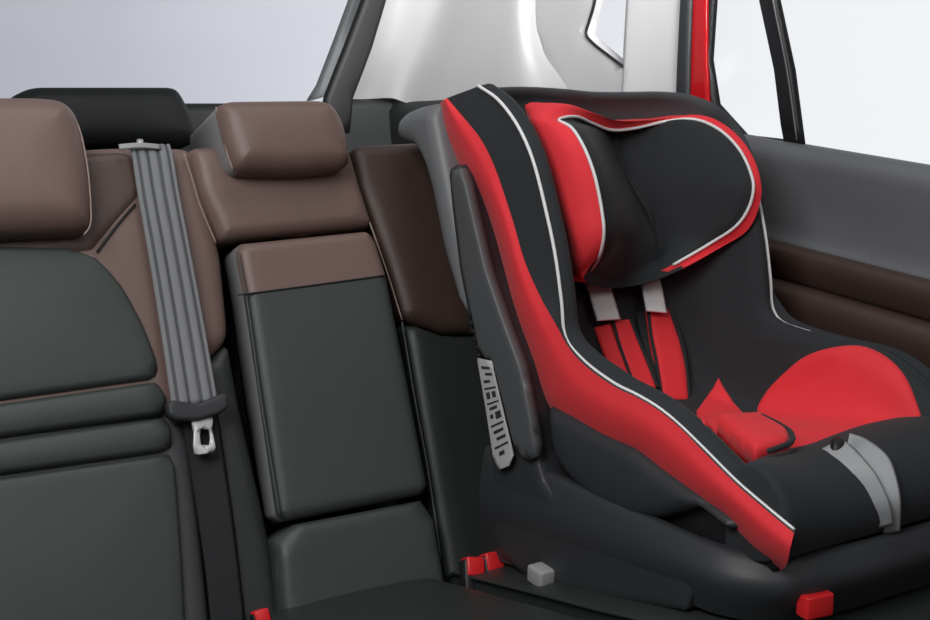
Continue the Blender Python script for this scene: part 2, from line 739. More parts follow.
# --- right rear door
DY0, DY1 = .45, 1.64
def door_piece(prof, name, m, parent=None, n=30):
    cv = [[(x, y, z + (y - 1.3) * .07 - (.011 if z < .95 else 0)) for x, z in prof] for y in (DY0, .8, 1.1, 1.3, 1.5, DY1)]
    v, f = loft(cv, n, 3)
    return MB().add((v, f)).build(name, m, parent)


door = door_piece([(1.52, 1.0), (1.515, 1.055), (1.495, 1.067), (1.462, 1.065), (1.452, 1.052), (1.453, 1.02), (1.457, .975), (1.455, .94), (1.447, .926), (1.50, .92)], 'door_1', DOOR_G)
structure(door)
door_piece([(1.50, .932), (1.447, .932), (1.433, .928), (1.428, .915), (1.433, .89), (1.442, .878), (1.50, .872)], 'upper_trim_band', BROWN_D, door)
door_piece([(1.50, .876), (1.436, .878), (1.420, .874), (1.412, .862), (1.414, .83), (1.43, .78), (1.445, .72), (1.50, .70)], 'armrest_panel', BROWN_D, door)
door_piece([(1.50, .73), (1.447, .73), (1.44, .70), (1.445, .55), (1.455, .30), (1.50, .13)], 'lower_panel', BROWN_D, door)

# window seals, divider, painted frame
fr = sideframe(1.485)
structure(MB().add(panel([(682, -110), (681, 0), (678, 60), (676, 112), (689, 112), (690, 60), (692, 0), (695, -110)], sideframe(1.466), h=.006, r=.01, depth=.003, s=.03)).build('trim_4', PL_D))
structure(MB().add(panel([(693, -110), (690, 0), (688, 60), (685, 115), (710, 118), (707, 60), (707, 0), (710, -110)], sideframe(1.472), h=.003, r=.008, depth=.004, s=.03)).build('trim_5', PAINT_R))
structure(MB().add(panel([(708, -110), (705, 0), (703, 60), (708, 100), (714, 140), (746, 144), (800, 148), (800, 141), (746, 135), (718, 104), (711, 60), (715, 0), (718, -110)], sideframe(1.482), h=.006, r=.008, depth=.006, s=.03)).build('trim_6', PL_B))
structure(MB().add(panel([(741, -110), (760, 0), (775, 70), (784, 143), (803, 146), (793, 70), (778, 0), (760, -110)], sideframe(1.478), h=.006, r=.006, depth=.006, s=.03)).build('trim_7', PL_B))
structure(MB().add(tube([atX(*p, 1.469) for p in ((754, -110), (773, 0), (787, 70), (797, 140))], .0016, 6)).build('trim_8', PL_G))
structure(MB().add(panel([(713, -115), (706, 60), (712, 140), (1050, 195), (1200, 215), (1200, -115)], sideframe(1.497), h=.001, r=.004, depth=.003, s=.2)).build('window_3', GLASS))

# =================================================================== CAR SEATS
RK = radians(22)
O_S = np.array([0, 1.51, .55])
U_S, V_S, N_S = np.array([1, 0, 0.]), np.array([0, sin(RK), cos(RK)]), np.array([0, -cos(RK), sin(RK)])


def SF(w):
    return (O_S + N_S * w, U_S, V_S, N_S)


def spt(px, py, w):
    d = ray(px, py)
    O = O_S + N_S * w
    return CAM + d * (np.dot(O - CAM, N_S) / np.dot(d, N_S))


def seat_panel(pts, w, m, name, parent, **k):
    kw = dict(h=.012, r=.014, depth=.03, s=.014, rc=.01)
    kw.update(k)
    return MB().add(panel(pts, SF(w), **kw)).build(name, m, parent)


def seam(pts, w, m, parent, r=.0012):
    return MB().add(tube([spt(x, y, w) for x, y in pts], r, 6)).build('seam', m, parent)


# ---- left seat
ls = thing('car_seat', 'charcoal and brown leather rear seat left of the hanging seat belt', 'car seat', (.3, 1.5, .5))
seat_panel([(-330, 160), (60, 152), (120, 149), (140, 152), (152, 210), (168, 300), (182, 400), (184, 420), (150, 425), (-330, 470)], -.012, BROWN_L, 'shoulder_panel', ls, dome=.0, h=.022, r=.03, depth=.10, rc=.02)
seat_panel([(-330, 164), (60, 156), (118, 153), (132, 156), (142, 190), (137, 203), (118, 224), (92, 256), (-330, 300)], .000, BROWN_M, 'upper_panel', ls, h=.014, r=.016, depth=.02, rc=.008)  # shade of the headrest put into a darker brown
seat_panel([(-330, 440), (140, 410), (184, 412), (192, 470), (200, 540), (210, 640), (214, 665), (-330, 700)], -.014, SHEEN_L, 'lower_bolster', ls, h=.022, r=.03, depth=.10)  # black leather painted grey: edge highlight put into its colour
# charcoal centre: four padded fields with seams between them
edge = [(70, 249), (98, 260), (122, 288), (142, 325), (156, 362), (165, 400), (171, 440), (176, 490), (181, 560), (186, 660)]
def edge_x(y):
    ys = [p[1] for p in edge]
    return float(np.interp(y, ys, [p[0] for p in edge]))


def field(ytop, ybot, topcurve=None):
    """rows given by their y at picture left and the slope of the seams"""
    sl = -.141
    def row(y0, x):
        return y0 + sl * x
    pts = []
    if topcurve:
        pts += topcurve
    else:
        x = 160
        for _ in range(6):
            x = edge_x(row(ytop, x))
        pts += [(-330, row(ytop, -330)), (x, row(ytop, x))]
    x = 160
    for _ in range(8):
        x = edge_x(row(ybot, x))
    y0 = pts[-1][1]
    for p in edge:
        if y0 + 6 < p[1] < row(ybot, x) - 6:
            pts.append(p)
    pts += [(x, row(ybot, x)), (-330, row(ybot, -330))]
    return pts


for i, (a, b) in enumerate(((None, 402), (404, 439), (441, 476), (478, 700))):
    pts = field(a, b, [(-330, 262), (-120, 252), (0, 247), (70, 249), (98, 260)] if a is None else None)
    seat_panel(pts, .006, INSERT_L, 'centre_panel', ls, h=.014, r=.008 if i else .009, depth=.03, rc=.004, dome=.004)
# left head restraint
hl = seat_panel([(-250, 108), (-235, 98), (40, 100), (62, 103), (76, 118), (84, 150), (91, 200), (90, 226), (84, 234), (-10, 238), (-225, 246), (-250, 235)], .035, BROWN_L, 'headrest', ls, h=.03, r=.035, depth=.07, rc=.02, dome=.012)
seat_panel([(-240, 112), (40, 112), (70, 160), (76, 222), (-240, 236)], .028, BROWN_D, 'headrest_back', hl, h=.01, r=.02, depth=.08, rc=.02)
for x in (-130, -30):
    MB().add(tube([spt(x, 190, -.01), spt(x, 290, -.02)], .006, 8)).build('post', METAL, hl)
MB().add(tube([spt(*p, .052) for p in ((-10, 101), (40, 101), (62, 105), (76, 121), (85, 152), (90.5, 200), (90, 226), (84, 235))], .0012, 6)).build('piping', STITCH, hl)
seam([(135, 204), (118, 224), (97, 252)], .013, PL_B, ls, .0015)

# ---- middle seat
ms = thing('car_seat', 'brown topped narrow middle rear seat with fold down armrest panel and small headrest', 'car seat', (.7, 1.5, .5))
seat_panel([(150, 152), (172, 149), (190, 152), (206, 200), (219, 260), (226, 330), (224, 344), (206, 362), (183, 372), (168, 300)], -.012, BROWN_L, 'shoulder_panel', ms, h=.018, r=.025, depth=.09, rc=.012)
seat_panel([(186, 372), (206, 362), (226, 344), (238, 410), (256, 490), (272, 560), (282, 640), (288, 665), (214, 665), (206, 570)], -.014, BLACK_L, 'side_bolster', ms, h=.018, r=.02, depth=.09)
seat_panel([(186, 151), (210, 148), (346, 152), (356, 185), (370, 229), (218, 244), (196, 195)], -.004, BROWN_L, 'upper_panel', ms, h=.024, r=.02, depth=.09, rc=.012)
# fold-down armrest
ar = seat_panel([(236, 245), (366, 232), (374, 244), (384, 275), (405, 380), (426, 490), (422, 495), (284, 522), (276, 518), (259, 400), (244, 300), (235, 254)], .022, INSERT_L, 'armrest', ms, h=.016, r=.016, depth=.055, rc=.008)
ar.data.materials.append(BROWN_L)
a0 = px_poly([(240, 294), (385, 276)], *SF(.036))
A0 = O_S + N_S * .036 + U_S * a0[0][0] + V_S * a0[0][1]
A1 = O_S + N_S * .036 + U_S * a0[1][0] + V_S * a0[1][1]
cutn = np.cross(N_S, A1 - A0)
cutn /= np.linalg.norm(cutn)
bm = bmesh.new()
bm.from_mesh(ar.data)
bmesh.ops.bisect_plane(bm, geom=bm.verts[:] + bm.edges[:] + bm.faces[:], plane_co=Vector(A0), plane_no=Vector(cutn), dist=1e-6)
bm.normal_update()
for fc_ in bm.faces:
    c = np.array(fc_.calc_center_median())
    if (c - A0) @ cutn > 0:
        fc_.material_index = 1
bm.to_mesh(ar.data)
bm.free()


def lit_flank(o, w):
    """paler grey left wall of a pad: side light put into its colour"""
    o.data.materials.append(LIT_SIDE_L)
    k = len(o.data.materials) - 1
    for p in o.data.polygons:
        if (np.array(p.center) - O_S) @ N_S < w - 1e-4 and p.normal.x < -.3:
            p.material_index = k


lit_flank(ar, .022)
MB().add(tube([spt(x, y, .0385) for x, y in ((238, 295), (300, 287), (385, 275.5))], .0014, 6)).build('seam', PL_B, ar)
MB().add(tube([spt(x, y, .037) for x, y in ((238, 252), (247, 300), (261, 400), (280, 516))], .0011, 6)).build('seam', STITCH_B, ar)
seat_panel([(280, 527), (424, 500), (429, 506), (436, 545), (444, 590), (448, 640), (286, 665), (280, 610), (274, 534)], .02, INSERT_L, 'lower_panel', ms, h=.016, r=.014, depth=.05, rc=.006)
# head restraint
fr = SF(.045)
hr = MB().add(panel([(214, 108), (226, 103), (318, 102), (330, 106), (340, 122), (346, 145), (348, 164), (342, 170), (300, 174), (240, 173), (231, 168), (222, 142)], fr, h=.022, r=.024, depth=.11, s=.01, rc=.012, dome=.008)).build('headrest', BROWN_L, ms)
lit_flank(hr, .045)
MB().add(tube([spt(*p, .048) for p in ((216, 107), (222, 130), (228, 156), (233, 170))], .0014, 6)).build('piping', STITCH, hr)
MB().add(tube([spt(*p, .05) for p in ((318, 103), (330, 107), (340, 123), (346, 146), (348, 163))], .0012, 6)).build('piping', STITCH, hr)
for x in (255, 310):
    MB().add(tube([spt(x, 150, 0), spt(x, 200, -.01)], .006, 8)).build('post', METAL, hr)
seam([(184, 153), (192, 178), (200, 205), (216, 243)], .013, STITCH, ms)

# ---- right seat, mostly behind the child seat
rs = thing('car_seat', 'shaded brown and black rear seat carrying the red child seat', 'car seat', (1.15, 1.5, .5))
seat_panel([(348, 150), (360, 147), (430, 143), (520, 139), (720, 135), (760, 200), (790, 330), (442, 335), (400, 320), (386, 270), (372, 228), (356, 185)], -.01, BROWN_D, 'shoulder_panel', rs, h=.018, r=.022, depth=.09, rc=.012)  # brown painted darker for the shade behind the child seat
seat_panel([(400, 322), (442, 337), (790, 332), (830, 560), (520, 600), (450, 640), (440, 560), (426, 480)], -.012, BLACK_L, 'side_bolster', rs, h=.018, r=.018, depth=.09, rc=.006)
seam([(356, 185), (372, 229), (388, 275), (402, 320)], .010, STITCH, rs)
seam([(402, 322), (415, 400), (428, 470), (441, 560)], .008, STITCH_B, rs)


# black backrest frames behind the padding, closing the gaps
for par, pts in ((ls, [(-330, 178), (140, 172), (172, 300), (196, 480), (212, 650), (-330, 690)]),
                 (ms, [(148, 172), (352, 168), (384, 275), (420, 420), (444, 645), (220, 650), (204, 480), (180, 300)]),
                 (rs, [(357, 168), (715, 160), (760, 260), (800, 560), (450, 640), (424, 420), (388, 275)])):
    seat_panel(pts, -.118, TRIM_B, 'backrest_frame', par, h=.004, r=.02, depth=.04, s=.05)


# ---- seat cushions
def cushion(x0, x1, parent, m=BLACK_L, rise=.055):
    prof = [(1.50, .46), (1.47, .502), (1.42, .515), (1.30, .540), (1.15, .570), (1.02, .595), (.95, .592), (.91, .57), (.90, .53), (.93, .45)]
    cs = []
    for x, dz in ((x0, -.05), (x0 + .004, -.012), (x0 + .02, 0), ((x0 + x1) / 2, .004), (x1 - .02, 0), (x1 - .004, -.012), (x1, -.05)):
        cs.append([(x, y + (.01 if abs(dz) > .02 else 0), z + dz) for y, z in prof])
    return MB().add(loft(cs, 50, 4)).build('cushion', m, parent)


cushion(-.15, .52, ls)
cushion(.60, .862, ms)
cushion(.893, 1.40, rs)

# ---- third-row head restraint and backrest behind the seats
t3 = thing('car_seat', 'black third row seat with headrest showing behind the brown seats', 'car seat', (.65, 2.2, .4))
fr3 = ((0, 2.2, 0), (1, 0, 0), (0, .2, .98), (0, -.98, .2))
h3 = MB().add(panel([(6, 100), (30, 88), (172, 88), (180, 96), (190, 118), (196, 138), (192, 146), (12, 148), (2, 130)], fr3, h=.03, r=.03, depth=.06, s=.02, rc=.02, dome=.01)).build('headrest', TRIM_B, t3)
for x in (60, 140):
    MB().add(tube([atY(x, 140, 2.22), atY(x, 172, 2.2)], .006, 8)).build('post', METAL, h3)
MB().add(panel([(-40, 168), (235, 160), (250, 190), (290, 700), (-100, 735)], fr3, h=.03, r=.03, depth=.08, s=.03, rc=.02)).build('backrest', TRIM_B, t3)

# =================================================================== SEAT BELT hanging between the seats
sb = thing('seat_belt', 'grey seat belt hanging over seat back with metal tongue and black stop', 'seat belt', tuple(spt(200, 410, .02)))
path = [spt(150, 147, .018), spt(152, 153, .020), spt(158, 190, .022), spt(170, 255, .024), (spt(183, 330, .026)), spt(195, 404, .03)]
wv = [spt(178, 190, .02) - spt(137, 190, .02)] * 2 + [spt(213, 390, .02) - spt(166, 392, .02)]
rv, rf = ribbon(path, wv, [.056, .057, .058, .060, .062], .007, 60, ridges=4)
npf = 84
wm = MB()
for k_, q in enumerate(rf):
    j_ = k_ % npf
    x_ = -1 + 2 * (j_ + .5) / 42
    dark = j_ < 42 and abs(cos(x_ * pi * 2)) < .42 and abs(x_) < .9
    wm.f.append(q)
    wm.m.append(1 if dark else 0)
wm.v = [tuple(p) for p in rv]
wm.build('webbing', [WEB, WEB_M], sb)
path2 = [spt(198, 404, .022), spt(207, 460, .012), spt(216, 520, .010), spt(226, 600, .010), spt(231, 660, .012)]
MB().add(ribbon(path2, wv[-1], [.050, .048, .046, .046], .002, 30)).build('lower_webbing', WEB_SH, sb)  # same belt as above, its shade put into a near-black colour
tg = MB()
stop_poly = [(166, 404), (172, 400), (197, 404), (222, 393), (228, 396), (228, 408), (218, 415), (198, 421), (176, 421), (168, 416)]
tg.add(panel(stop_poly, SF(.036), h=.006, r=.005, depth=.012, s=.006, rc=.004))
tongue = tg.build('tongue_housing', PL_D, sb)
fr = SF(.032)
tp = MB().add(panel([(190, 418), (214, 415), (212, 428), (216, 449), (213, 453), (197, 455), (193, 452), (194, 430)], fr, h=.0012, r=.0012, depth=.002, s=.006, rc=.0025,
                    holes=[px_poly([(199, 429), (209, 427.5), (211, 445), (201, 446.5)], *fr)])).build('tongue', METAL, tongue)
gd = MB().add(ribbon([spt(119, 147, .026), spt(140, 145.5, .030), spt(160, 147, .026)], V_S, .008, .004, 12)).build('belt_guide', PL_LG, sb)

# =================================================================== BUCKLES
def buckle(name, label, p_base, p_top, wdir, width=.026, thick=.016, button=True, group=None):
    p_base, p_top = np.array(p_base), np.array(p_top)
    ax = p_top - p_base
    Ln = np.linalg.norm(ax)
    ax /= Ln
    wdir = np.array(wdir, float)
    wdir -= ax * (wdir @ ax)
    wdir /= np.linalg.norm(wdir)
    nn = np.cross(wdir, ax)
    t = thing(name, label, 'buckle', tuple(p_base), group)
    R = np.array([wdir, ax, nn])
    MB().add(rbox((p_base + p_top) / 2, (width, Ln, thick), .004, R)).build('housing', PL_B, t)
    b = MB().add(rbox(p_top - ax * .010 + nn * .0012, (width * .82, .026, thick * 1.1), .003, R)).build('button', PL_R, t)
    return t


def zc(y):
    return float(np.interp(y, [.95, 1.02, 1.15, 1.30, 1.42, 1.5], [.6, .6, .585, .568, .555, .54]))


# seat-bight buckles beside the child seat
for (a, b), lab in ((((474, 600), (472, 560)), 'red topped buckle nearer the middle seat, of the pair beside child seat base'),
                    (((498, 596), (490, 555)), 'red topped buckle touching the child seat base, of the pair in the seat gap')):
    pb, pt_ = spt(*a, .07), spt(*b, .065)
    buckle('seat_belt_buckle', lab, pb, pt_, spt(500, 560, .07) - spt(470, 565, .07), .033, .02)
buckle('seat_belt_buckle', 'red button buckle at foot of the hanging belt, beside the middle seat', spt(268, 650, .05), spt(259, 612, .05), U_S, .024, .018)

# =================================================================== CHILD SEAT
CX = 1.15
cs = thing('child_seat', 'red and black child safety seat with white piping strapped on the right rear seat', 'child seat', (CX, 1.2, .57))
def mir(P):
    Q = np.array(P, float).copy()
    Q[..., 0] = 2 * CX - Q[..., 0]
    return Q


def rdx(y, z):
    """how far the right wing leans in (back part) or out (arm part)"""
    return float(np.interp(y, [1.05, 1.15, 1.22, 1.27, 1.30, 1.35, 1.42, 1.50], [.022, .020, .004, -.020, -.026, -.020, -.016, -.012]))


def rdz(y, z):
    return float(np.interp(y, [1.0, 1.05, 1.115, 1.19, 1.25, 1.285, 1.33, 1.40, 1.50], [0, .004, .012, .008, 0, -.006, 0, -.010, -.030]))


def mirb(P):
    Q = mir(P)
    for q in Q:
        q[2] += rdz(q[1], q[2])
        q[0] += rdx(q[1], q[2])
    return Q


XL = .96
rim_px = [(479, 86), (500, 101), (520, 128), (534, 160), (548, 214), (557, 258), (563, 303), (567, 338), (583, 359), (616, 384), (636, 394), (658, 407), (678, 423), (704, 448), (736, 480), (766, 506), (795, 530)]
cb_px = [(447, 98), (464, 118), (480, 138), (493, 163), (512, 218), (525, 262), (542, 300), (558, 328), (567, 345), (582, 363), (615, 387), (636, 397), (658, 410), (678, 426), (703, 451), (735, 483), (765, 509), (794, 533)]
cr_px = [(441, 102), (446, 128), (467, 173), (487, 209), (501, 251), (516, 310), (532, 355), (545, 392), (556, 409), (576, 423), (607, 440), (638, 453), (662, 472), (694, 496), (727, 518), (757, 547), (786, 566)]
rim = catmull([atX(*p, XL) for p in rim_px], 80)
NB = 80
# outer face of the bolster: piping -> black band -> red strip -> tucked edge
rim_c = [atX(*p, XL) for p in rim_px]
cb_c = [atX(*p, XL - .014) for p in cb_px]
cm_c = [atX(*((np.array(a) + np.array(b)) / 2), XL - .019) for a, b in zip(catmull(cb_px, 20), catmull(cr_px, 20))]
cr_c = [atX(*p, XL - .004) for p in cr_px]
ck_c = [atX(*p, XL + .03) + np.array([0, .012, -.012]) for p in cr_px]


def bolster(side):
    g = (lambda P: P) if side < 0 else mirb
    nm = 'side_bolster'
    A = MB().add(loft([g(np.array(rim_c)), g(np.array(cb_c))], NB, 6, linear=True))
    o = A.build(nm, FAB_B, cs)
    R_ = MB().add(loft([g(np.array(c)) for c in (cb_c, cm_c, cr_c, ck_c)], NB, 5))
    R_.build('red_strip', FAB_R, o)
    # piping, white
    rr = rim if side < 0 else rim[20:45]
    MB().add(tube(g(rr + np.array([-.0028, -.001, .001])), .0023, 8, 140)).build('piping', PIPE_W, o)
    if side > 0:
        MB().add(tube(g(rim[44:] + np.array([-.0035, -.001, .001])), .0030, 8, 100)).build('piping', FAB_B, o)
    return o


bl = bolster(-1)
br = bolster(1)

# inner bucket: U-shaped sections between the rims
B_pts = [(1.585, 1.132), (1.54, 1.06), (1.495, .98), (1.455, .885), (1.415, .80), (1.38, .75), (1.32, .722), (1.25, .72), (1.18, .73), (1.10, .742), (1.03, .74)]
Bc = catmull([(0, y, z) for y, z in B_pts], 60)
# match rim samples to the spine: by arc length of two stretches
Rc = catmull(rim_c, 200)
kR = int(np.argmin(np.abs(Rc[:, 2] - .842)))
kB = int(np.argmin(np.abs(Bc[:, 2] - .742) + (Bc[:, 1] < 1.3)))
R1, R2 = resample(Rc[:kR + 1], 28), resample(Rc[kR:], 25)
B1, B2 = resample(Bc[:kB + 1], 28), resample(Bc[kB:], 25)
Rm = np.concatenate([R1, R2[1:]])
Bm = np.concatenate([B1, B2[1:]])
sec = []
us = np.linspace(-1, 1, 41)
HW = CX - XL
rows = []
nrow = len(Rm)
for i in range(nrow):
    row = []
    stp = float(np.interp(i, [20, 30], [1.7, 3.0]))
    ea = float(np.interp(i, [24, 30], [.86, .80]))
    lm = float(np.interp(i, [24, 30, nrow - 8, nrow - 1], [.012, .016, .014, 0]))
    for u in us:
        x = CX + HW * u
        if u > 0:
            x += rdx(Rm[i][1], Rm[i][2]) * u
        a = abs(u)
        # rim roll, wall, then flat back
        if a > ea:
            t = (1 - a) / (1 - ea)
            k = .10 * t * t
            lift = lm * sin(pi * min(1, t * .9))
        else:
            t = (ea - a) / ea
            k = .10 + .90 * (1 - (1 - min(1, t * stp)) ** 2.2)
            lift = lm * sin(pi * .9) * (1 - min(1, t * 4))
        yz = Rm[i][1:] * (1 - k) + Bm[i][1:] * k
        if u > .5:
            yz = yz + np.array([0, rdz(*Rm[i][1:]) * (u - .5) * 2])
        nrm = Rm[i][1:] - Bm[i][1:]
        nrm = nrm / (np.linalg.norm(nrm) + 1e-9)
        yz = yz + nrm * lift
        row.append((x, yz[0], yz[1]))
    rows.append(row)
rows = np.array(rows)
nr, nc = rows.shape[:2]
bv = rows.reshape(-1, 3)
bf = [(r * nc + c, r * nc + c + 1, (r + 1) * nc + c + 1, (r + 1) * nc + c) for r in range(nr - 1) for c in range(nc - 1) if Rm[r][1] > .962 or abs(us[c]) < .7]
bucket = MB().add((bv, bf)).build('inner_cover', FAB_B, cs)
bucketS = Surf((bv, bf))

# top of the backrest: dark grey hood edge seen above the head pad
# outer shell: black plastic sides and rounded grey back
shell = MB()
sh_poly = [(441, 104), (452, 122), (470, 165), (492, 205), (512, 260), (530, 320), (548, 372), (562, 408), (610, 438), (664, 470), (727, 517), (786, 562), (770, 575), (690, 545), (620, 525), (560, 480), (520, 390), (480, 280), (452, 170), (438, 120)]
sv, sf_ = panel(sh_poly, sideframe(.972), h=.006, r=.012, depth=.012, s=.02)
shell.add((sv, sf_))
shell.add((mir(sv), sf_))
orow = []
for i in range(nr):
    d_ = Bm[i][1:] - Rm[i][1:]
    d_ = d_ / np.linalg.norm(d_)
    for c in range(2, nc - 2):
        p = rows[i][c].copy()
        p[1:] += d_ * .018
        orow.append(p)
n2 = nc - 4
shell.add((orow, [(r * n2 + c, r * n2 + c + 1, (r + 1) * n2 + c + 1, (r + 1) * n2 + c) for r in range(nr - 1) for c in range(n2 - 1)]))
so = shell.build('outer_shell', PL_B, cs)
MB().add(panel([(403, 134), (404, 122), (411, 113), (424, 107), (441, 103), (446, 128), (452, 160), (468, 240), (484, 320), (470, 310), (452, 250), (440, 190), (434, 168), (424, 146), (408, 141)], sideframe(.957), h=.02, r=.022, depth=.37, s=.01, rc=.004)).build('back_shell', PL_G, so)
MB().add(panel([(553, 405), (557, 440), (562, 458), (577, 479), (607, 505), (642, 518), (669, 517), (706, 507), (735, 530), (745, 524), (700, 490), (664, 466), (638, 446), (607, 432), (576, 414)], sideframe(.958), h=.014, r=.016, depth=.03, s=.01, rc=.006, dome=.004)).build('seat_flank', PL_D, so)

# ---- head pad
XH = .135
def HX(px, py, x):
    return atX(px, py, x)


pipe_loop = [(558, 120, 1.025), (566, 117, 1.045), (577, 117, 1.07), (591, 123, 1.105), (612, 130, 1.15), (635, 128, 1.185), (664, 121.5, 1.225), (690, 119, 1.252), (706, 123, 1.266),
             (724, 134, 1.278), (740, 152, 1.285), (750, 174, 1.287), (752.5, 188, 1.286), (748, 207, 1.283), (736, 225, 1.275), (708, 244, 1.255), (672, 265, 1.215), (645, 277, 1.18),
             (612, 281, 1.125), (590, 270, 1.06), (600, 252, 1.03), (603, 231, 1.022), (600, 205, 1.02), (593, 173, 1.018), (583, 147, 1.018), (571, 128, 1.02)]
out_loop = [(531, 118, 1.01), (545, 105, 1.03), (567, 104, 1.06), (591, 112, 1.10), (613, 120, 1.14), (642, 120.5, 1.19), (666, 119, 1.23), (690, 116, 1.26), (708, 119, 1.275),
            (728, 131, 1.29), (745, 150, 1.298), (756, 174, 1.30), (759, 188, 1.30), (756, 207, 1.298), (746, 229, 1.29), (716, 248, 1.265), (680, 268, 1.22), (648, 281, 1.18),
            (612, 287, 1.125), (580, 278, 1.035), (574, 267, 1.02), (571, 241, 1.008), (560, 205, 1.004), (551, 176, 1.004), (544, 150, 1.004), (537, 132, 1.006)]
PL = [HX(*p) for p in pipe_loop]
OL = [HX(*p) for p in out_loop]
hp = thing  # (name kept free)
# concave black inside: rings sinking towards the back of the head
cen_line = []
PLa = np.array(PL)
head_c = np.array([1.15, 1.47, 1.03])
zs = PLa[:, 2]
inner1, inner2, inner3 = [], [], []
for p in PLa:
    z = p[2]
    # point of the back of the pad at this height
    yb = float(np.interp(z, [.93, 1.0, 1.08, 1.15], [1.428, 1.448, 1.47, 1.475]))
    xc = 1.168 + (1.12 - z) * .27
    tgt = np.array([xc + (p[0] - xc) * .07, yb, 1.035 + (z - 1.035) * .84])
    inner1.append(p + (np.array([tgt[0], p[1], tgt[2]]) - p) * .10 + (tgt - p) * .10)
    inner2.append(p + (tgt - p) * .62)
    inner3.append(tgt)
tgt2 = [np.array([1.19 + (p[0] - 1.19) * .5, p[1] + .001, 1.035 + (p[2] - 1.035) * .5]) for p in inner3]
tgt3 = [np.array([1.15, 1.452, 1.035])] * len(PLa)
v, f = loft([np.array(PL), np.array(inner1), np.array(inner2), np.array(inner3), np.array(tgt2)], 120, 4, closed_u=True)
n_ = len(v)
v = np.concatenate([v, [np.mean(v[-120:], axis=0)]])
f += [(n_ - 120 + i, n_ - 120 + (i + 1) % 120, n_) for i in range(120)]
head = MB().add((v, f)).build('head_pad', FAB_B, cs)
mid = [(np.array(a) + np.array(b)) / 2 + np.array([(-.006 if a[0] < CX else .006), -.004, .004 if a[2] > 1.03 else -.004]) for a, b in zip(PL, OL)]
back = [o + np.array([(.022 if o[0] < 1.03 else (-.004 if o[0] < CX else .004)), .040, .0]) for o in OL]
v, f = loft([np.array(PL), np.array(mid), np.array(OL), np.array(back)], 120, 4, closed_u=True)
lowf, upf = [], []
for q in f:
    c = v[min(q[0] % 120, q[1] % 120)]
    (lowf if (c[2] < .955 and 1.045 < c[0] < 1.205) else upf).append(q)
MB().add((v, upf)).build('red_edge', FAB_R, head)
MB().add((v, lowf)).build('lower_edge', FAB_B, head)
pp = PL[20:] + PL[:17]
pp = [np.array(p) for p in PL[19:] + PL[:17]]
MB().add(tube(np.array(pp) + np.array([0, -.002, 0.0]), .0022, 8, 160)).build('piping', PIPE_W, head)

# ---- backrest top hood behind the head pad
hood_pts = [(488, 88), (520, 87), (560, 89), (592, 92), (630, 92), (662, 92), (688, 95), (714, 105), (733, 122), (746, 142), (757, 172), (764, 200)]
hood_x = [.985, 1.03, 1.08, 1.13, 1.19, 1.24, 1.275, 1.30, 1.325, 1.335, 1.34, 1.34]
h0 = [atX(p[0], p[1], x) for p, x in zip(hood_pts, hood_x)]
h1 = [p + np.array([(CX - p[0]) * .04, -.006, -.007]) for p in h0]
h2 = [p + np.array([(CX - p[0]) * .10, .012, -.03]) for p in h0]
h3_ = [p + np.array([(CX - p[0]) * .2, .03, -.10]) for p in h0]
hb = [p + np.array([0, .045, -.02]) for p in h0]
hb2 = [p + np.array([0, .055, -.10]) for p in h0]
hood = MB().add(loft([hb2, hb, h0, h1, h2, h3_], 60, 5)).build('backrest_hood', FAB_G, cs)

# ---- red seat cover, red right cheek
redside = bucketS.cover([(757, 416), (765, 394), (782, 375), (804, 357), (830, 348), (862, 346.5), (885, 356), (903, 373), (915, 398), (921, 430), (880, 440), (800, 440)], h=.006, r=10, sp=7, smooth=True)
MB().add(redside).build('red_cheek', FAB_R, cs)
rs_v, rs_f = [], []
i0 = int(np.argmax((Bm[:, 2] < .765))) + 5
uu = [c for c in range(nc) if -.76 < us[c] < .5]
for i in range(i0, nr):
    for c in uu:
        e = min(1, (i - i0) / 2.0) * min(1, (.76 - abs(us[c])) / .08) * min(1, (.5 - us[c]) / .06)
        rs_v.append(rows[i][c] + np.array([0, -.002 * e, -.002 + .006 * e]))
n3 = len(uu)
rs_f = [(r * n3 + c, r * n3 + c + 1, (r + 1) * n3 + c + 1, (r + 1) * n3 + c) for r in range(nr - i0 - 1) for c in range(n3 - 1)]
rsc = MB().add((rs_v, rs_f))
rsc.add(bucketS.cover([(696, 412), (706, 398), (713, 388), (718.5, 378), (724, 388), (734, 403), (747, 418), (735, 432), (705, 426)], h=.0035, r=3, sp=3))
rsc.build('red_seat_cover', FAB_R, cs)

# ---- front cushion roll
pL = [(1.0, .735), (.992, .765), (.975, .780), (.945, .778), (.922, .757), (.911, .725), (.920, .690), (.955, .672), (1.0, .66)]
pC = [(1.055, .735), (1.045, .754), (1.015, .766), (.975, .766), (.940, .750), (.922, .72), (.926, .690), (.955, .670), (1.0, .66)]
pR = [(1.085, .735), (1.075, .752), (1.03, .766), (.985, .766), (.945, .750), (.926, .72), (.930, .690), (.955, .670), (1.0, .66)]
secs = []
for x, k, q in ((.960, 0, 0), (.963, .6, 0), (.974, .95, .05), (1.01, 1, .45), (1.06, 1, .9), (1.12, 1, 1), (1.18, 1, 1.5), (1.25, 1, 2), (1.33, .95, 2), (1.345, .6, 2), (1.350, 0, 2)):
    if q > 1:
        pA, pB, q = np.array(pC), np.array(pR), q - 1
    else:
        pA, pB = np.array(pL), np.array(pC)
    c = np.array([1.0, .715])
    pr_ = pA * (1 - q) + pB * q
    secs.append([(x, *(c + (p - c) * (.90 + .10 * k))) for p in pr_])
cv, cf = loft(secs, 40, 5)
n_ = 40
cf.append(tuple(range(40)))
cf.append(tuple(len(cv) - 40 + i for i in range(40)))
fc = MB().add((cv, cf)).build('front_cushion', FAB_B, cs)
fcS = Surf((cv, cf))
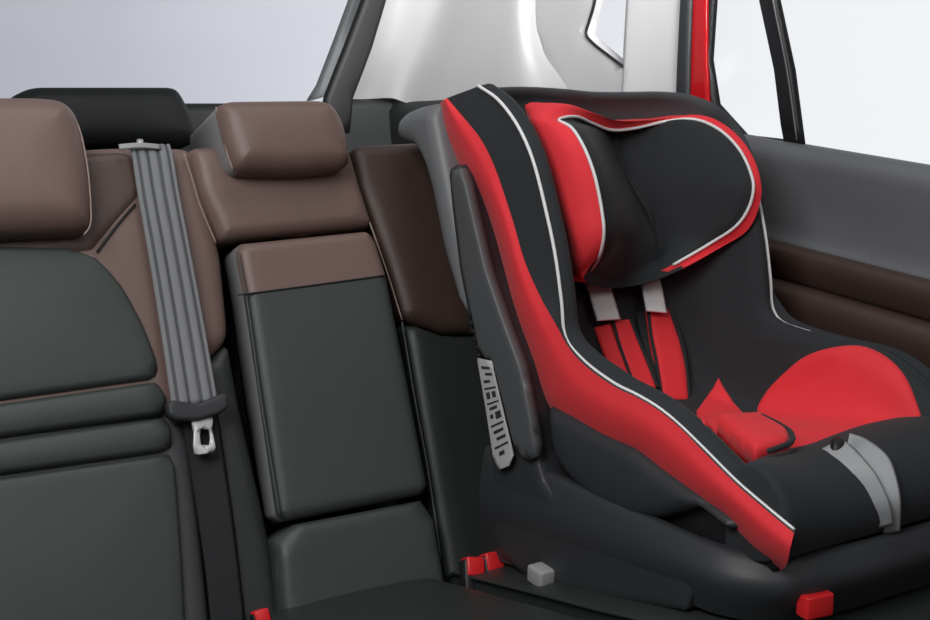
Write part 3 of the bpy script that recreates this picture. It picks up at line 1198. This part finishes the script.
# adjuster strap and button
s1 = [fcS.pt(*p, .003) for p in ((829, 448), (842, 457), (858, 473), (870, 489), (878, 505), (883, 525))]
s2 = [fcS.pt(*p, .006) for p in ((846, 451), (862, 455), (875, 464), (882, 480), (886, 500), (888, 528))]
MB().add(ribbon(s1, [(.7, -.5, .3), (.7, -.6, 0), (.8, -.5, 0)], [.038, .030, .022, .018], .002, 30)).build('adjuster_strap', WEB_L, fc)
MB().add(ribbon(s2, [(.7, -.5, .3), (.7, -.6, 0), (.8, -.5, 0)], [.03, .024, .02], .002, 30)).build('adjuster_strap', WEB_L, fc)
MB().add(fcS.cover([(829, 447), (834, 443), (843, 444), (847, 449), (841, 453), (832, 452)], h=.010, r=3, sp=2.5, smooth=True)).build('adjuster_button', PL_B, fc)

# ---- harness
def pad(px_path, xs, width, name='shoulder_pad'):
    P = np.array([atX(x, y, X_) for (x, y), X_ in zip(px_path, xs)])
    return P


def on_back(path, off=.016):
    P = np.array([bucketS.pt(x, y, off + .009 * k) for k, (x, y) in enumerate(path[:2])])
    # straight on from the two upper points, bending a little towards the sitter
    d1 = np.linalg.norm(np.array(path[1]) - np.array(path[0]))
    out = []
    for q in path:
        t = np.linalg.norm(np.array(q) - np.array(path[0])) / d1
        out.append(P[0] + (P[1] - P[0]) * t)
        d = ray(*q)
        d = d / np.linalg.norm(d)
        out[-1] = CAM + d * ((out[-1] - CAM) @ d)
    return np.array(out)


for front, fl, st_, wf, wfl, ws, fm_ in (
        ([(620, 322), (627, 343), (635, 364), (645, 390)], [(602, 326), (609, 345), (616, 363), (625, 384)], [(595, 280), (600, 292), (609, 320)], [.031, .036, .038, .038], .026, .040, FAB_R),
        ([(657, 311), (663, 335), (669, 362), (674, 401)], [(640, 312), (646, 338), (652, 362), (658, 396)], [(647, 272), (651, 284), (657, 312)], [.040, .052, .054, .050], .016, .035, FAB_B)):
    Q = on_back(front, .017)
    o = MB().add(ribbon(Q, (1, -.10, 0), wf, .014, 30)).build('shoulder_pad', FAB_R, cs)
    wq = np.interp(np.linspace(0, 1, 4), np.linspace(0, 1, 4), wf)
    for s_ in (-1, 1):
        MB().add(tube(Q + np.stack([s_ * wq * .49, 0 * wq - .004, 0 * wq + .003], 1), .0024, 6, 30)).build('binding', FAB_B, o)
    MB().add(ribbon(on_back(fl, .008), (.9, -.45, .1), wfl, .007, 30)).build('pad_flap', fm_, o)
    MB().add(ribbon(on_back(st_, .018), (1, -.10, 0), ws, .003, 20)).build('strap', STRAP_S, o)
# black side strips of the pads (the harness webbing behind them)
# crotch pad with buckle
fz = lambda z: ((0, 0, z), (1, 0, 0), (0, 1, 0), (0, 0, 1))
cp = MB().add(panel([(716, 419), (762, 417), (791, 434), (789, 444), (768, 450), (754, 452), (735, 437)], fz(.774), h=.008, r=.010, depth=.018, s=.006, rc=.008, dome=.003)).build('crotch_pad', FAB_R, cs)
MB().add(tube([atZ(*p, .781) for p in ((762, 416), (778, 424), (791, 433), (791, 442), (781, 447), (769, 451))], .0034, 8)).build('binding', FAB_B, cp)
MB().add(rbox(atZ(782, 446, .768), (.02, .012, .01), .003)).build('buckle', PL_LG, cp)

# ---- base: tray, upright side plate, sticker, latch, release button
base = MB()
def ringz(z, inset=0, y0=1.45, front=.918):
    x0, x1 = .937 + inset, 2 * CX - .937 - inset
    fy = front + inset
    pts = []
    # start rear left, go along left side to the front, round to right, back
    for y in (y0, 1.35, 1.25, 1.15):
        pts.append((x0, y, z))
    for a in np.linspace(0, 90, 6):
        pts.append((x0 + .10 - .10 * cos(radians(a)), fy + .10 - .10 * sin(radians(a)), z))
    for x in (1.1, CX, 1.2):
        pts.append((x, fy - .004, z))
    for a in np.linspace(90, 0, 6):
        pts.append((x1 - .10 + .10 * cos(radians(a)), fy + .10 - .10 * sin(radians(a)), z))
    for y in (1.15, 1.25, 1.35, y0):
        pts.append((x1, y, z))
    return [np.array(p) for p in pts]


def zb(y):      # underside follows the car cushion
    return float(np.interp(y, [.9, 1.02, 1.15, 1.30, 1.42, 1.5], [.602, .604, .576, .547, .522, .51]))


r_out = ringz(.672)
r_bot = [np.array([p[0], p[1] + (.012 if p[1] < 1.1 else 0), zb(p[1])]) for p in ringz(0, .004)]
r_mid = [np.array([p[0], p[1], .5 * (.672 + zb(p[1])) + .01]) for p in ringz(0, -.008)]
r_top = ringz(.681, .010)
r_in = ringz(.676, .022)
r_deep = ringz(.640, .040)
v, f = loft([r_bot, r_mid, r_out, r_top, r_in, r_deep], 120, 4)
base.add((v, f))
up_poly = [(450, 170), (453, 205), (461, 270), (469, 310), (479, 359), (487, 420), (494, 465), (494, 535), (500, 552), (520, 570), (545, 587), (600, 598), (640, 603), (688, 611), (695, 590), (692, 561), (660, 548), (622, 534), (590, 524), (568, 512), (545, 481), (537, 453), (532, 413), (522, 365), (506, 323), (487, 268), (474, 215), (466, 178), (458, 163)]
fr = sideframe(.936)
vp, fp = panel(up_poly, fr, h=.005, r=.014, depth=.05, s=.012, rc=.006)
base.add((vp, fp))
base.add((mir(vp), fp))
base.add(rbox((CX, 1.30, .63), (.40, .30, .06), .02))
bo = base.build('base', PL_D, cs)
# added paler skin on the upright, its stronger light put into colour
MB().add(panel([(451, 172), (455, 205), (463, 270), (471, 310), (481, 357), (493, 360), (503, 400), (516, 452), (530, 462), (537, 455), (530, 413), (520, 365), (505, 325), (486, 270), (473, 215), (465, 180), (458, 166)], sideframe(.924), h=.003, r=.008, depth=.012, s=.01, rc=.004)).build('upright_lit_run', PL_LIT, bo)
# rating sticker
fr = sideframe(.9205)
st = MB()
st.add(panel([(477, 358), (491, 361), (500, 400), (513, 455), (509, 466), (499, 470), (494, 462), (486, 410)], fr, h=.0006, r=.001, depth=.002, s=.01))
sto = st.build('sticker', STICKER, bo)
bars = MB()
frb = sideframe(.9195)
def q4(a, b, c, d):
    bars.add(panel([a, b, c, d], frb, h=.0003, r=.0005, depth=.0006, s=.01))


def sp2(t, u):      # along the sticker, across it
    l = np.array([np.interp(t, [0, .5, 1], [478, 486.5, 495]), np.interp(t, [0, .5, 1], [361, 410, 462])])
    r = np.array([np.interp(t, [0, .5, 1], [491, 501, 512]), np.interp(t, [0, .5, 1], [363, 404, 453])])
    return tuple(l + (r - l) * u)


for t0, t1, u0, u1 in ((.05, .08, .15, .8), (.12, .15, .35, .85), (.20, .23, .15, .6), (.28, .30, .1, .9), (.33, .40, .15, .4), (.33, .40, .55, .8), (.44, .46, .1, .9), (.49, .52, .2, .7), (.56, .60, .15, .35), (.55, .62, .5, .85), (.66, .68, .1, .9), (.72, .75, .2, .8), (.79, .82, .3, .85), (.87, .89, .1, .9), (.93, .97, .3, .6)):
    q4(sp2(t0, u0), sp2(t0, u1), sp2(t1, u1), sp2(t1, u0))
bars.build('sticker_print', PL_D, sto, smooth=False)
# row of dark adjuster teeth above the sticker
tt = MB()
for k in range(6):
    p = atX(470 + k * 1.9, 315 + k * 8, .924)
    tt.add(rbox(p, (.008, .010, .006), .0015))
tt.build('height_rack', PL_B, bo)
# grey latch block at the foot of the base
pl_ = atX(543, 575, .925)
R = np.array([(1, 0, 0), (0, 1, .05), (0, -.05, 1)])
lb = MB().add(rbox(pl_, (.03, .032, .024), .004, R)).build('latch_block', PL_LG, bo)
# red release button on the front
pb = atY(815, 604, .914)
rb = MB().add(rbox(pb, (.036, .02, .026), .003, np.array([(.99, -.12, 0), (.12, .99, 0), (0, 0, 1)]))).build('release_button', PL_R, bo)

SC.view_settings.view_transform = 'Standard'
SC.view_settings.look = 'None'
SC.view_settings.exposure = 0
